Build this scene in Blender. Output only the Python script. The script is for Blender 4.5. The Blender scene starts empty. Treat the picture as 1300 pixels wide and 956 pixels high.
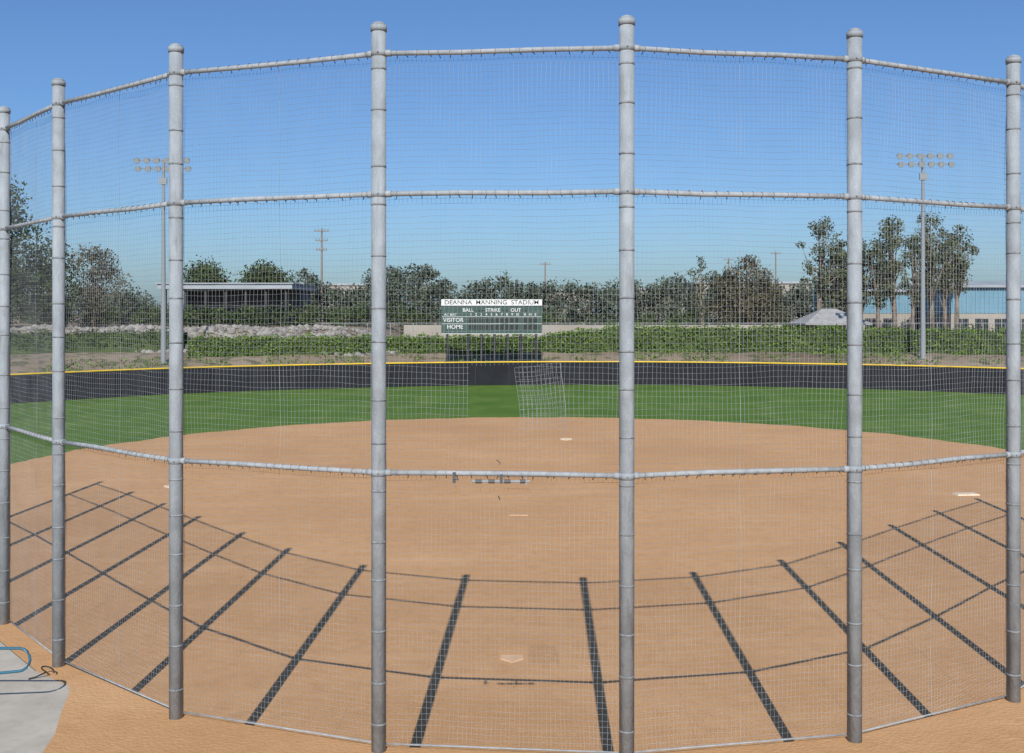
import bpy, math, random
import numpy as np
from mathutils import Vector
random.seed(4); rng=np.random.default_rng(7)
scene=bpy.context.scene
C=scene.collection

# ------------------------------------------------------------ materials
def mat(name,c1,c2=None,scale=5,rough=0.8,metal=0.0,bump=0.0,detail=6,island=False,lo=0.35,hi=0.65,bscale=None,stretch=None,spec=None):
    m=bpy.data.materials.new(name); m.use_nodes=True
    nt=m.node_tree; N=nt.nodes; L=nt.links
    b=N["Principled BSDF"]; b.inputs["Roughness"].default_value=rough; b.inputs["Metallic"].default_value=metal
    if spec is not None: b.inputs["Specular IOR Level"].default_value=spec
    if c2 is None:
        b.inputs["Base Color"].default_value=(*c1,1); 
        if not bump: return m
        c2=c1
    tc=N.new("ShaderNodeTexCoord"); mp=N.new("ShaderNodeMapping")
    L.new(tc.outputs["Object"],mp.inputs[0])
    if stretch: mp.inputs["Scale"].default_value=stretch
    n=N.new("ShaderNodeTexNoise"); n.inputs["Scale"].default_value=scale; n.inputs["Detail"].default_value=detail
    L.new(mp.outputs[0],n.inputs["Vector"])
    r=N.new("ShaderNodeValToRGB"); r.color_ramp.elements[0].position=lo; r.color_ramp.elements[1].position=hi
    r.color_ramp.elements[0].color=(*c1,1); r.color_ramp.elements[1].color=(*c2,1)
    if island:
        g=N.new("ShaderNodeNewGeometry"); mx=N.new("ShaderNodeMath"); mx.operation='MULTIPLY_ADD'
        L.new(g.outputs["Random Per Island"],mx.inputs[0]); mx.inputs[1].default_value=0.35
        L.new(n.outputs[0],mx.inputs[2])
        ad=N.new("ShaderNodeMath"); ad.operation='SUBTRACT'; L.new(mx.outputs[0],ad.inputs[0]); ad.inputs[1].default_value=0.17
        L.new(ad.outputs[0],r.inputs[0])
    else: L.new(n.outputs[0],r.inputs[0])
    L.new(r.outputs[0],b.inputs["Base Color"])
    if bump:
        n2=N.new("ShaderNodeTexNoise"); n2.inputs["Scale"].default_value=bscale or scale*3; n2.inputs["Detail"].default_value=8
        L.new(mp.outputs[0],n2.inputs["Vector"])
        bp=N.new("ShaderNodeBump"); bp.inputs["Strength"].default_value=bump; bp.inputs["Distance"].default_value=0.05
        L.new(n2.outputs[0],bp.inputs["Height"]); L.new(bp.outputs[0],b.inputs["Normal"])
    return m

def mix_layer(m,scale,col,lo,hi,fac=1.0,stretch=None):
    nt=m.node_tree;N=nt.nodes;L=nt.links;b=N["Principled BSDF"]
    src=b.inputs["Base Color"].links[0].from_socket
    tc=N.new("ShaderNodeTexCoord"); mp=N.new("ShaderNodeMapping"); L.new(tc.outputs["Object"],mp.inputs[0])
    if stretch: mp.inputs["Scale"].default_value=stretch
    n=N.new("ShaderNodeTexNoise"); n.inputs["Scale"].default_value=scale; n.inputs["Detail"].default_value=5
    L.new(mp.outputs[0],n.inputs["Vector"])
    mr=N.new("ShaderNodeMapRange"); mr.inputs[1].default_value=lo; mr.inputs[2].default_value=hi; mr.inputs[3].default_value=0; mr.inputs[4].default_value=fac
    L.new(n.outputs[0],mr.inputs[0])
    mx=N.new("ShaderNodeMixRGB"); mx.inputs[2].default_value=(*col,1)
    L.new(mr.outputs[0],mx.inputs[0]); L.new(src,mx.inputs[1]); L.new(mx.outputs[0],b.inputs["Base Color"])
    return m

M_post=mat("galvanised_steel",(0.225,0.250,0.272),(0.310,0.338,0.362),scale=9,rough=0.85,metal=0.0,lo=0.3,hi=0.7,stretch=(1,1,0.35),bump=0.15,bscale=40,spec=.25)
mix_layer(M_post,60,(0.40,0.43,0.45),0.55,0.75,0.6)
mix_layer(M_post,3,(0.18,0.19,0.195),0.52,0.7,0.6)
mix_layer(M_post,14,(0.15,0.155,0.15),0.60,0.72,0.5,stretch=(1,1,0.12))
M_band=mat("band_steel",(0.15,0.16,0.17),(0.26,0.275,0.29),scale=20,rough=0.8,spec=.25)
M_rail=mat("rail_steel",(0.25,0.27,0.285),(0.34,0.36,0.375),scale=12,rough=0.8,spec=.25)
M_wire=mat("wire_steel",(0.23,0.245,0.26),(0.34,0.36,0.38),scale=3,rough=0.7,spec=.3)
M_tie=mat("tie_wire",(0.07,0.07,0.075),rough=0.6)
M_tiel=mat("tie_ring",(0.16,0.165,0.17),rough=0.7)
M_dirt=mat("infield_dirt",(0.515,0.290,0.132),(0.565,0.325,0.155),scale=0.35,rough=0.95,bump=0.35,bscale=24,lo=0.3,hi=0.7,spec=.2)
mix_layer(M_dirt,3.0,(0.455,0.250,0.112),0.45,0.75,0.7)
mix_layer(M_dirt,45.0,(0.36,0.20,0.095),0.55,0.8,0.6)
mix_layer(M_dirt,1.2,(0.60,0.365,0.19),0.5,0.75,0.6,stretch=(0.25,1,1))
mix_layer(M_dirt,0.12,(0.44,0.240,0.110),0.42,0.68,0.6)
mix_layer(M_dirt,9.0,(0.63,0.40,0.22),0.60,0.75,0.5,stretch=(0.4,1,1))
M_grass=mat("outfield_grass",(0.074,0.145,0.020),(0.098,0.178,0.028),scale=0.25,rough=0.9,bump=0.5,bscale=25,lo=0.35,hi=0.65,spec=.15)
mix_layer(M_grass,14.0,(0.048,0.102,0.013),0.45,0.7,0.5)
mix_layer(M_grass,0.6,(0.145,0.205,0.045),0.48,0.75,0.6,stretch=(1,0.3,1))
M_terrain=mat("terrain_soil",(0.15,0.11,0.07),(0.27,0.215,0.15),scale=0.06,rough=0.95,bump=0.5,bscale=2)
mix_layer(M_terrain,0.9,(0.06,0.065,0.025),0.5,0.62,0.8)
M_conc=mat("concrete",(0.40,0.355,0.29),(0.48,0.435,0.365),scale=1.5,rough=0.9,bump=0.1,bscale=60)
mix_layer(M_conc,7,(0.32,0.28,0.22),0.5,0.75,0.5)
M_joint=mat("joint",(0.12,0.11,0.1))
M_screen=mat("windscreen_fabric",(0.006,0.007,0.011),(0.012,0.014,0.020),scale=0.8,rough=0.9,bump=0.2,bscale=3)
M_yellow=mat("yellow_cap",(0.78,0.50,0.02),(0.66,0.42,0.02),scale=1,rough=0.5)
M_dark=mat("dark_steel",(0.03,0.03,0.035),rough=0.6)
M_green=mat("scoreboard_green",(0.026,0.062,0.050),(0.036,0.076,0.062),scale=2,rough=0.6)
M_white=mat("white_paint",(0.74,0.74,0.72),(0.64,0.64,0.62),scale=6,rough=0.6)
M_black=mat("black_paint",(0.012,0.012,0.012),rough=0.5)
M_wood=mat("utility_wood",(0.18,0.15,0.12),(0.24,0.20,0.17),scale=3,rough=0.9)
M_lamp=mat("lamp_housing",(0.22,0.245,0.26),rough=0.6)
M_glass=mat("lamp_glass",(0.42,0.46,0.50),rough=0.35)
M_teal=mat("teal_paint",(0.02,0.11,0.17),rough=0.4)
M_rock=mat("rock",(0.17,0.155,0.14),(0.31,0.29,0.26),scale=0.9,rough=0.95,island=True)
M_bark=mat("bark",(0.12,0.09,0.065),(0.24,0.20,0.16),scale=2,rough=0.95)
def leaf(name,a,b,sc=0.5): 
    return mat(name,a,b,scale=sc,rough=0.75,island=True,lo=0.3,hi=0.75,spec=.2)
M_leafd=leaf("foliage_dark",(0.020,0.036,0.013),(0.080,0.112,0.036))
M_leafg=leaf("foliage_hedge",(0.050,0.105,0.012),(0.14,0.225,0.030),0.7)
M_leafe=leaf("foliage_eucalyptus",(0.048,0.062,0.036),(0.130,0.148,0.082),0.7)
M_leafb=leaf("foliage_dry",(0.055,0.055,0.033),(0.15,0.135,0.085),0.7)
M_leafh=leaf("foliage_hazy",(0.048,0.066,0.050),(0.110,0.135,0.092),0.35)  # distance haze painted in: paler, bluer leaf colours for the far row
M_blue=mat("blue_metal_wall",(0.11,0.24,0.33),(0.14,0.28,0.37),scale=0.4,rough=0.5)
M_roofl=mat("light_roof",(0.28,0.31,0.34),(0.34,0.37,0.40),scale=0.3,rough=0.6)
M_beige=mat("beige_wall",(0.28,0.25,0.21),(0.33,0.30,0.26),scale=0.2,rough=0.9)
M_shade=mat("dark_opening",(0.02,0.025,0.03),rough=0.3)
M_hshade=mat("hazy_window",(0.14,0.15,0.16),rough=0.3)  # window tone lifted to carry distance haze in the base colour
M_shingle=mat("shingles",(0.24,0.24,0.235),(0.33,0.33,0.32),scale=2,rough=0.9)
M_hill=mat("hills",(0.27,0.34,0.41),(0.31,0.38,0.45),scale=0.004,rough=1)  # pale blue is aerial haze put into the base colour
M_road=mat("road_concrete",(0.34,0.32,0.29),(0.40,0.38,0.35),scale=0.3,rough=0.9)

# ------------------------------------------------------------ mesh builder
class MB:
    def __init__(s): s.v=[]; s.f=[]; s.n=0; s.mi=[]
    def add(s,verts,faces,mi=0):
        o=s.n; s.v.extend([tuple(p) for p in verts]); s.f.extend([tuple(i+o for i in f) for f in faces])
        s.mi.extend([mi]*len(faces)); s.n+=len(verts)
    def box(s,x0,x1,y0,y1,z0,z1,mi=0):
        v=[(x,y,z) for x in(x0,x1) for y in(y0,y1) for z in(z0,z1)]
        s.add(v,[(0,1,3,2),(4,6,7,5),(0,4,5,1),(2,3,7,6),(0,2,6,4),(1,5,7,3)],mi)
    def tube(s,pts,r,n=8,mi=0,cap=True):
        pts=[Vector(p) for p in pts]; k=len(pts)
        rs=r if isinstance(r,(list,tuple)) else [r]*k
        V=[];F=[]
        for i,p in enumerate(pts):
            d=(pts[min(i+1,k-1)]-pts[max(i-1,0)]).normalized()
            up=Vector((0,0,1)) if abs(d.z)<0.9 else Vector((0,1,0))
            a=d.cross(up).normalized(); b=d.cross(a).normalized()
            for j in range(n):
                t=2*math.pi*j/n; V.append(p+a*(math.cos(t)*rs[i])+b*(math.sin(t)*rs[i]))
        for i in range(k-1):
            for j in range(n):
                j2=(j+1)%n; F.append((i*n+j,i*n+j2,(i+1)*n+j2,(i+1)*n+j))
        if cap: F.append(tuple(range(n))); F.append(tuple((k-1)*n+j for j in range(n)))
        s.add(V,F,mi)
    def obj(s,name,mats,parent=None,smooth=False):
        me=bpy.data.meshes.new(name); me.from_pydata(s.v,[],s.f)
        if not isinstance(mats,(list,tuple)): mats=[mats]
        for m in mats: me.materials.append(m)
        me.polygons.foreach_set("material_index",s.mi)
        if smooth: me.polygons.foreach_set("use_smooth",[len(f)<=4 for f in s.f])
        me.update()
        import bmesh
        if len(s.f)<60000:
            bm=bmesh.new(); bm.from_mesh(me); bmesh.ops.recalc_face_normals(bm,faces=bm.faces); bm.to_mesh(me); bm.free()
        o=bpy.data.objects.new(name,me); C.objects.link(o)
        if parent: o.parent=parent
        return o
def empty(name):
    o=bpy.data.objects.new(name,None); C.objects.link(o); return o
def sm(t,a,b):
    t=min(1,max(0,(t-a)/(b-a))); return t*t*(3-2*t)

# ------------------------------------------------------------ terrain
def H(x,y):
    r=math.hypot(x*0.95,y-18.8)
    h=0
    if y>20: h=2.3*sm(r,75,87)
    h+=2.2*sm(y,103,109)*sm(-x,9,17)
    if r>76 and y>60: h+=0.15*math.sin(x*0.7)*math.sin(y*0.9+1)*sm(r,76,85)
    return h
xs=[-4500,-2500,-1200,-600,-300,-200]+[i*3.0 for i in range(-50,51)]+[200,300,600,1200,2500,4500]
ys=[-3000,-800,-200,-50,0,20,40]+[50+i*1.5 for i in range(60)]+[150,170,200,250,300,400,600,1000,2000,4500]
b=MB()
V=[(x,y,H(x,y)-0.03) for y in ys for x in xs]; nx=len(xs)
F=[(j*nx+i,j*nx+i+1,(j+1)*nx+i+1,(j+1)*nx+i) for j in range(len(ys)-1) for i in range(nx-1)]
b.add(V,F); b.obj("ground",M_terrain,smooth=True)

ctrl=[(-62,22),(-56,36),(-48.5,49),(-41.5,60.5),(-33,71.8),(-24.4,80.3),(-12,86.6),(0,89.6),(13,89.6),(27.5,85.2),(37.2,79.3),(47,71),(56,60),(63,48),(70,32)]
def catmull(P,n=8):
    out=[]
    for i in range(len(P)-1):
        p0=Vector(P[max(i-1,0)]);p1=Vector(P[i]);p2=Vector(P[i+1]);p3=Vector(P[min(i+2,len(P)-1)])
        for k in range(n):
            t=k/n
            out.append(0.5*((2*p1)+(p2-p0)*t+(2*p0-5*p1+4*p2-p3)*t*t+(3*p1-p0-3*p2+p3)*t**3))
    out.append(Vector(P[-1])); return out
fl=catmull(ctrl,8)
g=MB(); g.add([(p.x,p.y,-0.0) for p in fl]+[(70,-5,0),(-62,-5,0)],[tuple(range(len(fl)+2))]); g.obj("outfield_grass",M_grass)
pts=[(28,-3),(26,20),(24,32)]
for k in range(0,361):
    a=math.radians(-5+190*k/360)
    rr=21.0+0.10*math.sin(a*23)+0.07*math.sin(a*51+1)+0.05*math.sin(a*131)
    pts.append((1.4+rr*math.cos(a)*1.03,41.0+rr*math.sin(a)))
pts+=[(-21.5,32),(-24,20),(-26,-3)]
g=MB(); g.add([(x,y,0.008) for x,y in pts],[tuple(range(len(pts)))]); g.obj("infield_dirt",M_dirt)
def slab(name,x,y,w,d,h,m,rot=0,poly=None):
    g=MB()
    P=poly or [(-w/2,-d/2),(w/2,-d/2),(w/2,d/2),(-w/2,d/2)]
    c,s=math.cos(rot),math.sin(rot); P=[(x+a*c-bb*s,y+a*s+bb*c) for a,bb in P]; n=len(P)
    V=[(a,bb,0.0) for a,bb in P]+[(x+(a-x)*.9,y+(bb-y)*.9,h) for a,bb in P]
    F=[tuple(range(n,2*n))]+[(i,(i+1)%n,n+(i+1)%n,n+i) for i in range(n)]
    g.add(V,F); return g.obj(name,m)
M_plate=mat("dusty_rubber",(0.54,0.32,0.17),(0.62,0.40,0.24),scale=4,rough=0.9)
M_base=mat("dusty_base",(0.60,0.46,0.32),(0.70,0.58,0.44),scale=4,rough=0.9)
slab("home_plate",0.0,18.7,.43,.43,0.022,M_plate,poly=[(-.215,.215),(-.215,0),(0,-.215),(.215,0),(.215,.215)])
slab("base",15.2,35.6,.8,.42,0.05,M_base,0.1); slab("base",-11.9,37.2,.4,.4,0.06,M_base,0.78); slab("base",2.6,51,.42,.42,0.07,M_base,0.78)
slab("pitching_plate",0.2,32.0,.61,.15,0.02,M_plate)

# ------------------------------------------------------------ outfield fence
of=empty("outfield_fence")
g=MB(); 
top=[(p.x,p.y,1.95) for p in fl]
V=[];n=len(fl)
fine=[]
for i in range(n-1):
    for k in range(6): fine.append(fl[i].lerp(fl[i+1],k/6))
fine.append(fl[-1]); dist=0; prev=fine[0]
for i,p in enumerate(fine):
    dist+=(p-prev).length; prev=p
    bl=0.03*abs(math.sin(dist*math.pi/3.0))
    for k,z in enumerate((0.0,0.6,1.3,1.93)):
        V.append((p.x,p.y-bl*(1 if 0<k<3 else .2),z))
F=[(i*4+k,(i+1)*4+k,(i+1)*4+k+1,i*4+k+1) for i in range(len(fine)-1) for k in range(3)]
g.add(V,F); g.obj("windscreen",M_screen,of)
g=MB(); g.tube(top,0.062,8); g.obj("yellow_cap",M_yellow,of,True)
g=MB(); dist=0; nxt=0
for i in range(len(fine)-1):
    if dist>=nxt:
        p=fine[i]; g.tube([(p.x,p.y+.08,0),(p.x,p.y+.08,1.9)],0.035,6); nxt+=3.0
        g.box(p.x-.012,p.x+.012,p.y-.012,p.y-.004,0.02,1.88)
    dist+=(fine[i+1]-fine[i]).length
g.obj("posts",M_dark,of)

# ------------------------------------------------------------ backstop
ZB=1.3; ZT=9.24
P=[(-19.1,30.0),(-17.1,27.7),(-15.2,25.3),(-13.3,23.1),(-11.5,20.9),(-9.75,18.75),(-7.84,16.42),(-6.16,14.45),(-3.98,12.60),(-1.46,11.65),(1.23,11.40),(3.84,11.92),(6.20,13.15),(8.3,15.2),(10.45,17.5),(12.6,19.7),(14.8,21.8),(17.0,24.0),(19.1,26.1)]
tall=P[2:17]
RZ=[4.35,7.40,8.94]
bs=empty("backstop_fence")
g=MB(); gb=MB()
for (x,y) in tall:
    g.tube([(x,y,ZB-.05),(x,y,ZT)],0.081,24)
    gb.tube([(x,y,ZT-.06),(x,y,ZT+.005)],0.090,24,0); gb.tube([(x,y,ZT+.005),(x,y,ZT+.03),(x,y,ZT+.05)],[.086,.066,.02],24,0)
    z=ZB+0.35; k=0
    while z<ZT-0.3:
        zz=z+random.uniform(-.05,.05)
        gb.tube([(x,y,zz-.011),(x,y,zz+.011)],0.0840,24,1)
        gb.box(x-.02,x+.02,y+.078,y+.13,zz-.014,zz+.014,1)
        z+=0.51+0.06*math.sin(k*2.3+x)
        k+=1
    for rz in RZ:
        gb.tube([(x,y,rz-.035),(x,y,rz+.035)],0.0855,24,0)
        gb.tube([(x,y-.085,rz),(x,y-.098,rz)],0.010,6,1)
g.obj("posts",M_post,bs,True); gb.obj("bands_and_caps",[M_post,M_band],bs,True)
g=MB(); gt=MB()
for i in range(len(tall)-1):
    a=Vector(tall[i]);c=Vector(tall[i+1]); d=(c-a).normalized(); nrm=Vector((-d.y,d.x))
    Ls=(c-a).length
    for rz in RZ:
        dz=[random.uniform(-.012,.012) for _ in range(2)]
        q=lambda t:a+d*t
        g.tube([(*q(.07),rz),(*q(Ls*.33),rz+dz[0]),(*q(Ls*.66),rz+dz[1]),(*q(Ls-.07),rz)],0.028,12)
        g.tube([(*q(.07),rz),(*q(.14),rz)],0.037,12); g.tube([(*q(Ls-.14),rz),(*q(Ls-.07),rz)],0.037,12)
        t=.2
        while t<Ls-.15:
            p=q(t)
            gt.tube([(*(p-d*.0025),rz),(*(p+d*.0035),rz)],0.0325,8,0)
            q2=p+nrm*.03
            gt.tube([(*(q2),rz-.015),(*(q2+d*random.uniform(-.03,.03)),rz-.035-random.random()*.03)],0.0045,4,1)
            t+=0.13+random.uniform(-.035,.035)
    g.tube([(*(a+d*.07+nrm*.05),ZB+.06),(*(c-d*.07+nrm*.05),ZB+.06)],0.010,8)
g.obj("rails",M_rail,bs,True); gt.obj("tie_wires",[M_tiel,M_tie],bs)
g=MB(); WR=0.00138
for i in range(len(tall)-1):
    a=Vector(tall[i]);c=Vector(tall[i+1]); d=(c-a).normalized(); Ls=(c-a).length
    nrm=Vector((-d.y,d.x))
    if nrm.y<0: nrm=-nrm
    ph=random.random()*6
    def W(t,z):
        bow=0.012*math.sin(t*2.2+z*1.3+ph)+0.008*math.sin(t*5+z*3.1+ph*2)
        jx=0.007*math.sin(z*4+t*3+ph)+0.005*math.sin(z*11+ph+t*7); jz=0.010*math.sin(t*3.3+ph+z*2)+0.005*math.sin(t*9+z*17)
        q=a+d*(t+jx)+nrm*(0.087+bow); return (q.x,q.y,z+jz)
    central=(abs(a.x+1.46)<.01)
    hx0,hx1,hz0,hz1=0.98,1.535,4.96,5.53
    nv=int(Ls/0.0508)
    for k in range(nv+1):
        t=k*Ls/nv+random.uniform(-.006,.006); seam=(abs(t-Ls*.5)<0.03 )
        zz=[ZB+.03+(ZT-.33-ZB)*q/20 for q in range(21)]
        if central and hx0<t<hx1:
            g.tube([W(t,z) for z in np.linspace(ZB+.03,hz0,8)],WR,3,cap=False)
            g.tube([W(t,z) for z in np.linspace(hz1,ZT-.3,8)],WR,3,cap=False)
        else:
            g.tube([W(t,z) for z in zz],WR*(2.1 if seam else 1),3,cap=False)
    z=ZB+.05
    while z<ZT-.29:
        zj=z+random.uniform(-.006,.006)
        if central and hz0<z<hz1:
            g.tube([W(t,zj) for t in np.linspace(0,hx0,5)],WR,3,cap=False)
            g.tube([W(t,zj) for t in np.linspace(hx1,Ls,5)],WR,3,cap=False)
        else: g.tube([W(t,zj) for t in np.linspace(0,Ls,10)],WR,3,cap=False)
        z+=0.066
g.obj("wire_mesh",M_wire,bs)
g=MB(); 
def Fp(u,v):
    x=0.09+0.50*u+0.012*math.sin(v*5)-0.05*v; z=4.84+0.68*v+0.05*(u-.5)+0.01*math.sin(u*6+v*3)
    y=11.66+0.03*math.sin(u*3)*v; return (x,y,z)
for k in range(12):
    u=k/11; g.tube([Fp(u,v) for v in np.linspace(0.03*math.sin(k*2),1,8)],WR*1.1,3,cap=False)
for k in range(14):
    v=k/13; g.tube([Fp(u,v) for u in np.linspace(0,1,6)],WR*1.1,3,cap=False)
g.tube([Fp(1,v) for v in np.linspace(-.12,1,6)],0.0035,5)
g.obj("loose_mesh_flap",M_wire,bs)
g=MB()
yl=11.44; zl=4.285
g.tube([(-.43,yl,zl),(.19,yl,zl)],0.013,8,0)
for xx in (-.36,-.22,-.05,.12): g.tube([(xx-.035,yl,zl),(xx+.035,yl,zl)],0.022,10,1)
g.box(-.13,-.10,yl-.03,yl+.03,zl-.02,zl+.07,1); g.box(.145,.155,yl-.04,yl+.04,zl-.03,zl+.05,0)
g.box(-.64,-.61,yl+.0,yl+.06,zl-.02,zl+.09,1); g.tube([(-.63,yl,zl+.03),(-.57,yl,zl+.02)],0.010,6,1)
g.tube([(-.17,yl+.12,4.50),(-.14,yl+.12,4.48),(-.13,yl+.12,4.46)],0.005,5,1); g.tube([(-.15,yl+.12,4.11),(-.13,yl+.12,4.07)],0.007,5,1)
g.obj("sliding_latch",[M_post,M_tie],bs)
g=MB()
for seg in (P[:3],P[16:]):
    for (x,y) in seg: g.tube([(x,y,ZB),(x,y,3.6)],.05,10)
    g.tube([(x,y,3.55) for x,y in seg],.03,8)
g.obj("low_wing_frame",M_post,bs)

# ------------------------------------------------------------ terrace slab + retaining wall
edge=[]
for i,(x,y) in enumerate(P):
    a=Vector(P[max(i-1,0)]);c=Vector(P[min(i+1,len(P)-1)]); d=(c-a).normalized(); nn=Vector((-d.y,d.x))
    edge.append(Vector((x,y))+nn*0.12)
g=MB()
poly=[(e.x,e.y) for e in edge]+[(20.5,-25),(-20.5,-25)]
m=len(poly)
g.add([(x,y,ZB) for x,y in poly]+[(x,y,-.1) for x,y in poly],[tuple(range(m))]+[(i,(i+1)%m,m+(i+1)%m,m+i) for i in range(m)])
terr=empty("terrace"); g.obj("terrace_slab",M_conc,terr)
g=MB()
inner=[]
for i,(x,y) in enumerate(P):
    a=Vector(P[max(i-1,0)]);c=Vector(P[min(i+1,len(P)-1)]); d=(c-a).normalized(); nn=Vector((-d.y,d.x))
    inner.append((Vector((x,y))-nn*0.30,Vector((x,y))-nn*0.312))
for i in range(7):
    a,b2=inner[i]; c,d2=inner[i+1]
    g.add([(a.x,a.y,ZB+.006),(c.x,c.y,ZB+.006),(d2.x,d2.y,ZB+.006),(b2.x,b2.y,ZB+.006)],[(0,1,2,3)])
g.box(-6.6,-6.588,2,13.2,ZB,ZB+.0035)
g.obj("expansion_joints",M_joint,terr)
g=MB()
for i in range(len(P)-1):
    a=edge[i];c=edge[i+1]; b2=inner[i][0]; d2=inner[i+1][0]
    g.add([(a.x,a.y,ZB+.004),(c.x,c.y,ZB+.004),(d2.x,d2.y,ZB+.004),(b2.x,b2.y,ZB+.004)],[(0,1,2,3)])
g.obj("dusty_mow_strip",M_dirt,terr)
g=MB()
bed=[(-5.75,13.85)]+[(inner[i][0].x,inner[i][0].y) for i in range(8,len(P))]+[(20.4,-24),(-3,-24),(-4.2,4),(-4.9,10.5)]
bed+= [(-4.98,11.0),(-5.12,11.6),(-5.2,12.1),(-5.42,12.8),(-5.55,13.3)]
g.add([(x,y,ZB+.008) for x,y in bed],[tuple(range(len(bed)))]); g.obj("packed_earth_bed",M_dirt,terr)

# low teal hoop rail standing near the fence
g=MB(); zt=2.06; yh=12.8
pp=[(-9,yh,zt),(-6.02,yh,zt)]
for k in range(9):
    a=math.pi/2-math.pi*k/8; pp.append((-5.92+.13*math.cos(a),yh-.05*(k/8),zt-.13+.13*math.sin(a)))
pp+=[(-6.25,yh-.05,zt-.29),(-6.9,yh-.05,zt-.34),(-9,yh-.05,zt-.34)]
g.tube(pp,0.017,10)
for x in(-7.6,-8.8): g.tube([(x,yh-.02,ZB),(x,yh-.02,zt)],0.022,10); g.tube([(x,yh-.02,ZB),(x,yh-.02,ZB+.015)],0.06,12)
g.obj("handrail",M_teal,None,True)
g=MB(); hp=[]
for k in range(14):
    a=k/13*1.5*math.pi; hp.append((-6.12+.08*math.cos(a),14.02+.04*math.sin(a),ZB+.05+.08*abs(math.sin(a*.6))))
g.tube(hp,0.010,6); g.tube([hp[-1],(-6.25,13.95,ZB+.02),(-6.32,13.9,ZB+.012)],0.010,6); g.obj("rubber_strap",M_black,None,True)

# ------------------------------------------------------------ scoreboard
sb=empty("scoreboard"); yb=97.0; x0,x1=-6.45,2.75
g=MB()
g.box(x0,x1,yb,yb+.35,4.16,6.72,0)
g.box(x0,x1,yb-.02,yb+.37,6.75,7.32,1)
g.box(x0-.06,x1+.06,yb-.03,yb+.38,6.70,6.75,2)
g.box(x0,x1,yb-.03,yb,4.16,4.2,1)
for zz in (5.72,5.08): g.box(x0+.05,x1-.05,yb-.012,yb,zz,zz+.03,1)
for (xa,n_) in ((-3.25,3),(-1.0+.3,2),(1.0,2)):
    for k in range(n_): g.tube([(xa+k*.27,yb-.02,6.27),(xa+k*.27,yb+.01,6.27)],0.09,10,2)
for row in (5.45,4.80):
    for k in range(13):
        xx=-3.75+k*.47+(0.25 if k>9 else 0); g.box(xx-.17,xx+.17,yb-.02,yb-.001,row-.22,row+.22,2)
g.obj("panel",[M_green,M_white,M_black],sb)
g=MB()
for xx in (-5.9,-4.0,-2.8,-1.6,-.4,.8,2.2): g.tube([(xx,yb+.2,1.0),(xx,yb+.2,4.2)],0.12,10)
g.obj("support_posts",M_dark,sb)
def text(s,x,z,size,m,align='CENTER',sx=1):
    cu=bpy.data.curves.new("t",'FONT'); cu.body=s; cu.size=size; cu.align_x=align; cu.align_y='CENTER'; cu.offset=size*0.004
    o=bpy.data.objects.new("t",cu); C.objects.link(o); bpy.context.view_layer.update()
    me=bpy.data.meshes.new_from_object(o.evaluated_get(bpy.context.evaluated_depsgraph_get()))
    bpy.data.objects.remove(o); me.materials.clear(); me.materials.append(m)
    q=bpy.data.objects.new("lettering_"+s.lower().replace(" ","_"),me); C.objects.link(q); q.parent=sb
    q.location=(x,yb-.035,z); q.rotation_euler=(math.pi/2,0,0); q.scale=(sx,1,1)
text("DEANNA  MANNING  STADIUM",-1.85,7.03,.55,M_black,sx=1.1)
text("BALL",-4.0,6.33,.45,M_white); text("STRIKE",-1.75,6.33,.45,M_white); text("OUT",.35,6.33,.45,M_white)
text("AT BAT",-5.6,5.92,.34,M_white)
for k in range(10): text(str(k+1),-3.75+k*.47,5.93,.34,M_white)
for k,s in enumerate("RHE"): text(s,-3.75+(k+10)*.47+.25,5.93,.34,M_white)
text("VISITOR",-5.35,5.42,.52,M_white); text("HOME",-5.2,4.8,.52,M_white)

# ------------------------------------------------------------ foliage generators
class Leaves:
    def __init__(s): s.c=[]; s.sz=[]
    def add(s,c,sz): s.c.append(c); s.sz.append(np.full(len(c),sz)*rng.uniform(.6,1.4,len(c)))
    def obj(s,name,m,parent=None):
        c=np.vstack(s.c); z=np.concatenate(s.sz)[:,None]; n=len(c)
        u=rng.normal(size=(n,3)); u/=np.linalg.norm(u,axis=1)[:,None]
        w=rng.normal(size=(n,3)); w=np.cross(u,w); w/=np.linalg.norm(w,axis=1)[:,None]
        u=u*z*.5; w=w*z*.36
        V=np.empty((n,4,3)); V[:,0]=c-u; V[:,1]=c-w; V[:,2]=c+u; V[:,3]=c+w
        me=bpy.data.meshes.new(name); me.vertices.add(4*n); me.vertices.foreach_set("co",V.ravel())
        me.loops.add(4*n); me.loops.foreach_set("vertex_index",np.arange(4*n))
        me.polygons.add(n); me.polygons.foreach_set("loop_start",np.arange(n)*4); me.polygons.foreach_set("loop_total",np.full(n,4))
        me.materials.append(m); me.update(); me.validate()
        o=bpy.data.objects.new(name,me); C.objects.link(o)
        if parent:o.parent=parent
        return o
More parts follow.
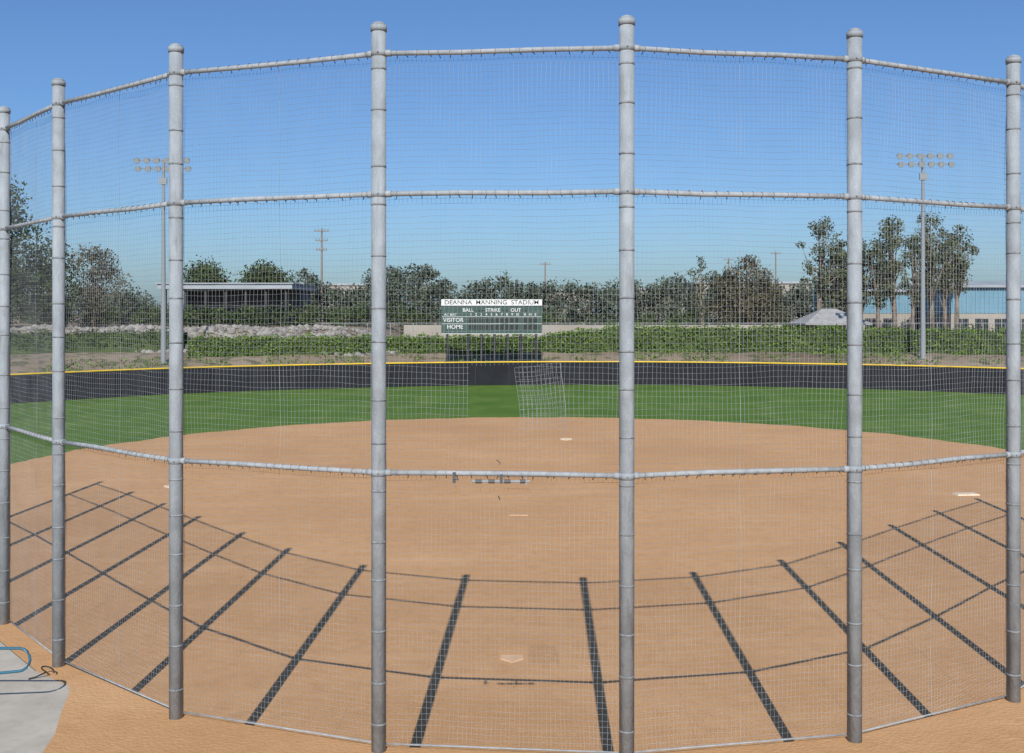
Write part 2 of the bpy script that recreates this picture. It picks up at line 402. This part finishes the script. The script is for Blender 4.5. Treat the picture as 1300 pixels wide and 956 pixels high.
def tree(T,L,x,y,h,R,nl=1800,clumps=16,ls=.35,low=.25,sparse=.33,z0=None):
    z0=H(x,y) if z0 is None else z0
    tr=max(.12,h*.018)
    lean=rng.uniform(-.04,.04)*h
    top=(x+lean,y,z0+h*.75)
    T.tube([(x,y,z0-.2),(x+lean*.3,y,z0+h*.3),top],[tr*1.3,tr,tr*.4],7)
    zc=z0+h*(low+1)/2; rz=h*(1-low)/2
    for k in range(clumps):
        hz=-1+2*(k+.5)/clumps+rng.uniform(-.12,.12); hz=min(.97,max(-.97,hz))
        prof=math.sqrt(max(.08,1-abs(hz)**2.4))
        ang=k*2.4+rng.uniform(-.5,.5); rad=rng.uniform(.15,1.15)
        cr=R*rng.uniform(.6,1.35)*sparse
        c=np.array([x+lean+math.cos(ang)*rad*prof*(R-cr*.4),y+math.sin(ang)*rad*prof*(R-cr*.4),zc+hz*(rz-cr*.5)])
        zb=min(c[2]-.3,z0+h*rng.uniform(.25,.6))
        T.tube([(x+lean*.6,y,zb),((x+lean*.6+c[0])/2,(y+c[1])/2,(zb+c[2])/2+.3),tuple(c)],[tr*.45,tr*.25,tr*.08],5)
        n=int(nl/clumps*(cr/(R*sparse))**2)+5
        q=rng.normal(size=(n,3)); rr=np.linalg.norm(q,axis=1); q=q[rr<2.1]*.58*cr
        q[:,0]*=rng.uniform(.8,1.3); q[:,2]*=rng.uniform(.6,1.1)
        L.add(c+q,ls)
k_extra={(37.4,130):[(1.9,.78,.8)],(46.9,130):[(-2.0,.8,.8),(2.2,.86,.75)],(51.8,131):[(1.8,.88,.8)],(43.6,133):[(-1.3,.8,.8)],(31,140):[(2.8,.75,.7),(-2.5,.8,.7)]}
def single(name,mleaf,x,y,h,R,**k):
    e=empty(name); T=MB();L=Leaves(); tree(T,L,x,y,h,R,**k)
    for (dx,fh,fr) in k_extra.get((x,y),[]): 
        kk=dict(k); kk['nl']=int(k.get('nl',1800)*fr*fh); tree(T,L,x+dx,y+.6,h*fh,R*fr,**kk)
    T.obj("trunk_and_limbs",M_bark,e,True); L.obj("crown",mleaf,e)
single("large_tree",M_leafd,-54.8,112,15.8,6.2,nl=14000,clumps=44,ls=.32,sparse=.34,low=.05)
single("large_tree",M_leafd,-51,117,9.5,3.4,nl=4500,clumps=22,ls=.30,sparse=.4,low=.05)
single("dry_tree",M_leafb,-47.2,120,9.4,3.4,nl=5200,clumps=26,ls=.26,sparse=.38,low=.1)
single("round_tree",M_leafd,-48.6,168,9.4,4.3,nl=6500,clumps=28,ls=.38,sparse=.42,low=.4)
single("round_tree",M_leafd,-39.2,168,9.4,4.3,nl=6500,clumps=28,ls=.38,sparse=.42,low=.4)
for (x,y,h,R,n,lw) in ((37.4,130,15.6,2.8,3600,.28),(40.9,131,12.6,2.2,2500,.2),(43.6,133,13.2,2.2,2600,.35),(46.9,130,15.4,2.7,3600,.36),(51.8,131,15.9,2.6,3100,.42),(55.6,133,14.6,2.7,3400,.42)):
    single("eucalyptus_tree",M_leafe,x,y,h,R,nl=n,clumps=24,ls=.28,sparse=.34,low=lw)
single("olive_tree",M_leafb,31,140,11.4,3.6,nl=5800,clumps=30,ls=.30,sparse=.35,low=.1)
single("slender_tree",M_leafe,25.5,142,11.4,1.4,nl=1000,clumps=12,ls=.28,sparse=.5,low=.2)
T=MB();L=Leaves(); x=-34
while x<97:
    hh=rng.uniform(8.4,10.1)
    if -34<x<-22: hh*=.68
    elif rng.uniform()<.15: hh*=.85
    if x>45: hh*=.88
    tree(T,L,x,rng.uniform(168,184),hh,rng.uniform(2.4,3.6),nl=2300,clumps=16,ls=.42,sparse=.46,low=.0)
    x+=rng.uniform(2.0,3.2)
x=-100
while x<-52:
    hh=rng.uniform(8,11) if x<-72 else rng.uniform(4.2,5.6)
    tree(T,L,x,rng.uniform(150,170),hh,rng.uniform(3,4.0),nl=1700,clumps=16,ls=.44,sparse=.46,low=.0); x+=rng.uniform(3,4.5)
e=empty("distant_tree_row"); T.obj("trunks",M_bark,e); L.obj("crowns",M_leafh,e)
L=Leaves();T=MB(); x=-62
while x<74:
    y=rng.uniform(124,146)
    if not(29<x<41 and y<136): 
        hh=rng.uniform(2.4,4.2) if x>0 else rng.uniform(2.0,3.4)
        if x>44: hh=rng.uniform(1.2,2.0); y=rng.uniform(120,132)
        if -43<x<-26: hh=rng.uniform(1.8,2.6); y=rng.uniform(122,128)
        tree(T,L,x,y,hh,rng.uniform(1.3,2.3),nl=800,clumps=9,ls=.28,sparse=.55,low=-.05)
    x+=rng.uniform(1.3,2.5)
e=empty("shrubs"); T.obj("stems",M_bark,e); L.obj("leaves",M_leafd,e)
def hedge(name,xa,xb,yf,base,topf,m,dens=55,size=.2,thick=1.6):
    Lh=Leaves(); n=int((xb-xa)*3.2*dens)
    X=rng.uniform(xa,xb,n); 
    t=topf(X)+.16*np.sin(X*1.7)*np.sin(X*.43+1)+.09*np.sin(X*4.1)
    U=rng.uniform(0,1,n); face=rng.uniform(0,1,n)<.68
    yb_=yf(X)
    zf=base+(t-base)*U; Yf=yb_+rng.normal(0,.14,n)+.25*np.sin(X*2.3+zf*2)*.5
    zt_=t+rng.normal(0,.10,n); Yt=yb_+U*thick
    Z=np.where(face,zf,zt_); Y=np.where(face,Yf,Yt)
    Lh.add(np.stack([X,Y,Z],1),size)
    e=empty(name); Lh.obj("leaves",m,e)
    g=MB(); xs_=np.linspace(xa,xb,int((xb-xa)/1.0)+1); V=[];k=len(xs_)
    for q in xs_:
        q=np.array(q); t0=float(topf(q)+.16*np.sin(q*1.7)*np.sin(q*.43+1))-.12; yy=float(yf(q))
        V+= [(float(q),yy+.25,base-1),(float(q),yy+.25,t0),(float(q),yy+thick,t0),(float(q),yy+thick,base-1)]
    F=[(i*4+j,(i+1)*4+j,(i+1)*4+j+1,i*4+j+1) for i in range(k-1) for j in range(3)]
    g.add(V,F); g.obj("core",M_leafd,e)
yfun=lambda X: 104.5-((X-5)/34.0)**2*6
hedge("hedge",-30,60,yfun,1.9,lambda X: 3.75+.95*np.clip((X-2)/8,0,1)-.3*np.clip((X-25)/20,0,1),M_leafg)
hedge("hedge",-70,-32,lambda X:104.5-((X-5)/34.0)**2*6+6,3.0,lambda X:4.3+0*X,M_leafd,dens=35)
L=Leaves()
n=6500; X=rng.uniform(-40,58,n); Y=yfun(X)-rng.uniform(.6,6,n); keep=(np.sin(X*1.1)+np.sin(X*.37+2)+np.sin(Y*2.1+X*.5))>-.1
X=X[keep];Y=Y[keep]; Z=np.array([H(a,c) for a,c in zip(X,Y)])+rng.uniform(0,.35,len(X)); L.add(np.stack([X,Y,Z],1),.22); L.obj("ground_cover_plants",M_leafg)

ico=[(0,0,-1),(.72,-.53,-.45),(-.28,-.85,-.45),(-.89,0,-.45),(-.28,.85,-.45),(.72,.53,-.45),(.28,-.85,.45),(-.72,-.53,.45),(-.72,.53,.45),(.28,.85,.45),(.89,0,.45),(0,0,1)]
icf=[(0,1,2),(1,0,5),(0,2,3),(0,3,4),(0,4,5),(1,5,10),(2,1,6),(3,2,7),(4,3,8),(5,4,9),(1,10,6),(2,6,7),(3,7,8),(4,8,9),(5,9,10),(6,10,11),(7,6,11),(8,7,11),(9,8,11),(10,9,11)]
g=MB()
for k in range(2600):
    x=rng.uniform(-62,-11); y=rng.uniform(102,109.5); s=rng.uniform(.12,.38); z=H(x,y)+s*.2
    V=[(x+a*s*rng.uniform(.75,1.3),y+c*s*rng.uniform(.8,1.2),z+d*s*.75*rng.uniform(.8,1.2)) for a,c,d in ico]; g.add(V,icf)
g.obj("riprap_rocks",M_rock)

# ------------------------------------------------------------ structures
e=empty("warehouse_building"); zb=4.4
g=MB(); g.box(-43.2,-26.8,129.5,146,9.0,9.6,0); g.box(-43.4,-26.6,129.3,146.2,9.6,9.75,0); g.obj("roof",M_roofl,e)
g=MB(); g.box(-42.5,-27.5,138,145.5,zb,8.98,0)
for k in range(7):
    x=-42.4+k*2.46; g.box(x-.14,x+.14,130,130.28,zb,8.98,1)
g.box(-42.5,-27.5,130.05,130.2,6.9,7.05,1)
for k in range(6):
    x=-42.1+k*2.46; g.box(x+.2,x+1.9,137.9,137.995,7.2,8.6,2)
g.obj("walls_and_columns",[mat("slate_wall",(0.06,0.08,0.10),(0.085,0.105,0.13),scale=.5),M_dark,M_shade],e)
def blue(xa,xb,ya,zt,zr):
    e=empty("blue_metal_building"); g=MB(); g.box(xa,xb,ya,ya+14,6.0,zt,0); g.box(xa,xb,ya+.05,ya+13.9,2.2,5.98,1)
    k=xa+.2
    while k<xb-.1: g.box(k,k+.07,ya-.06,ya-.002,6.02,zt-.02,0); k+=.6
    k=xa+.6
    while k<xb-2: g.box(k,k+1.7,ya-.02,ya+.045,2.3,5.3,2); g.box(k+.8,k+.88,ya-.05,ya-.022,2.3,5.3,1); k+=2.6
    g.obj("walls_and_doors",[M_blue,M_beige,M_shade],e)
    g=MB(); xm=(xa+xb)/2
    g.add([(xa-.4,ya-.5,zt),(xb+.4,ya-.5,zt),(xb+.4,ya+14.5,zt),(xa-.4,ya+14.5,zt),(xa-.4,ya+7,zt+zr),(xb+.4,ya+7,zt+zr)],[(0,1,5,4),(2,3,4,5),(0,4,3),(1,2,5)])
    g.box(xa-.4,xb+.4,ya-.6,ya-.51,zt-.28,zt+.02); g.obj("roof",M_roofl,e)
blue(57.8,84,140,9.7,.7); blue(46.6,56.8,150,9.3,.5)
e=empty("hip_roof_hut"); g=MB(); g.box(32.2,37.4,114,119,2.2,4.98,0); 
for x in(32.7,34.2,35.9): g.box(x,x+.9,113.95,113.995,3.2,4.4,1)
g.obj("walls",[M_beige,M_shade],e)
g=MB(); g.add([(31.2,113,4.95),(38.3,113,4.95),(38.3,120,4.95),(31.2,120,4.95),(34,116.5,6.55),(35.5,116.5,6.55),(31.2,113,4.8),(38.3,113,4.8),(38.3,120,4.8),(31.2,120,4.8)],[(0,1,5,4),(1,2,5),(2,3,4,5),(3,0,4),(0,1,7,6),(1,2,8,7),(2,3,9,8),(3,0,6,9),(6,7,8,9)]); g.obj("roof",M_shingle,e)
def block(name,xa,xb,y,zt,m):
    e=empty(name); g=MB(); g.box(xa,xb,y,y+30,2,zt,0); g.box(xa-.5,xb+.5,y-.4,y+30.4,zt+.01,zt+.6,1)
    k=xa+2
    while k<xb-3: g.box(k,k+2.4,y-.1,y-.005,zt-5,zt-3,2); k+=5
    g.obj("walls_and_windows",[m,M_roofl,M_hshade],e)
block("shopping_centre",52,84,300,14.3,M_beige); block("shopping_centre",34,51,310,12.8,M_beige); block("office_block",-64,-38,300,13.8,M_beige); block("office_block",8,24,320,12.5,M_beige)
g=MB(); g.box(2,75,150-14,142-4,2.25,2.34); g.obj("access_road",M_road)
g=MB(); g.box(-12,30,118,118.25,2,4.75); g.obj("low_wall",M_beige)
e=empty("perimeter_fence"); g=MB()
for k in range(45):
    x=-20+k*2.4; g.tube([(x,112,2.2),(x,112,5.0)],.035,5)
g.tube([(-20,112,5.0),(86,112,5.0)],.03,5); g.obj("frame",M_rail,e)

def light_pole(x,y,top):
    e=empty("stadium_light_pole"); g=MB(); z0=H(x,y)
    g.tube([(x,y,z0),(x,y,top)],[.24,.12],12); 
    for zz,w in((top-.1,2.35),(top-.85,2.35)): g.box(x-w,x+w,y-.06,y+.06,zz-.06,zz+.06)
    g.box(x-.35,x+.35,y-.2,y-.05,top-2.3,top-1.7)
    g.obj("pole",M_lamp,e)
    g=MB()
    for zz in(top-.1,top-.85):
        for k in range(6):
            xx=x-2.25+k*.9+(.0 if zz>top-.5 else .12)
            g.tube([(xx,y-.1,zz+.12),(xx,y-.30,zz+.0),(xx,y-.55,zz-.14)],[.09,.22,.28],10,0); g.tube([(xx,y-.555,zz-.145),(xx,y-.57,zz-.155)],[.25,.25],10,1)
            g.box(xx-.03,xx+.03,y-.1,y+.02,zz,zz+.16,0)
    g.obj("floodlights",[M_lamp,M_glass],e,True)
light_pole(-31.3,95.5,19.9); light_pole(36.9,95.5,20.3)
def upole(x,y,top,arms=3):
    e=empty("utility_pole"); g=MB(); g.tube([(x,y,2),(x,y,top)],[.22,.14],8)
    for k in range(arms):
        z=top-.5-k*1.6; w=1.2-.15*k; g.box(x-w,x+w,y-.3,y-.15,z-.08,z+.08)
        for q in(-w+.1,-w*.4,w*.4,w-.1): g.tube([(x+q,y-.22,z+.08),(x+q,y-.22,z+.4)],.06,5)
    g.obj("pole_and_crossarms",M_wood,e)
upole(-32.2,180,20.4); upole(7.8,250,18,1); upole(62,250,20.5,1); upole(53,260,19.5,1); upole(-22,250,13,1)
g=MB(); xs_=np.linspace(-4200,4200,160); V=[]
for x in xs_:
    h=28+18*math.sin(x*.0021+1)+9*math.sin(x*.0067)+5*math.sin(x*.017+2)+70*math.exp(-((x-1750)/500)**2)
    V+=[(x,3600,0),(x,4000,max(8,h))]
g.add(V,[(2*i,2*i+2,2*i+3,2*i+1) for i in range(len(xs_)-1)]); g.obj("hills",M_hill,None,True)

# ------------------------------------------------------------ light
d=Vector((0.025,math.cos(math.radians(35.4)),-math.sin(math.radians(35.4))))
sd=bpy.data.lights.new("sun",'SUN'); sd.energy=5.0; sd.angle=math.radians(.3); sd.color=(1,.96,.89)
so=bpy.data.objects.new("sun",sd); so.rotation_euler=d.to_track_quat('-Z','Y').to_euler(); so.location=(0,-20,40); C.objects.link(so)
w=bpy.data.worlds.new("World"); scene.world=w; w.use_nodes=True; nt=w.node_tree
sk=nt.nodes.new("ShaderNodeTexSky"); sk.sky_type='NISHITA'; sk.sun_disc=False; sk.sun_elevation=math.radians(35.4); sk.sun_rotation=math.radians(181.8)
sk.air_density=1.0; sk.dust_density=1.0; sk.ozone_density=2.6
mu=nt.nodes.new("ShaderNodeMixRGB"); mu.blend_type='MULTIPLY'; mu.inputs[0].default_value=1; mu.inputs[2].default_value=(.72,.97,1.30,1)
nt.links.new(sk.outputs[0],mu.inputs[1])
bg=nt.nodes["Background"]; bg.inputs[1].default_value=.086; nt.links.new(mu.outputs[0],bg.inputs[0])
scene.view_settings.view_transform='Standard'; scene.view_settings.look='None'; scene.view_settings.exposure=0
cd=bpy.data.cameras.new("camera"); cd.sensor_width=36; cd.lens=36*1350/1300; cd.shift_y=-81/1300; cd.clip_end=12000
co=bpy.data.objects.new("camera",cd); co.location=(0,0,6.1); co.rotation_euler=(math.pi/2,0,0); C.objects.link(co); scene.camera=co
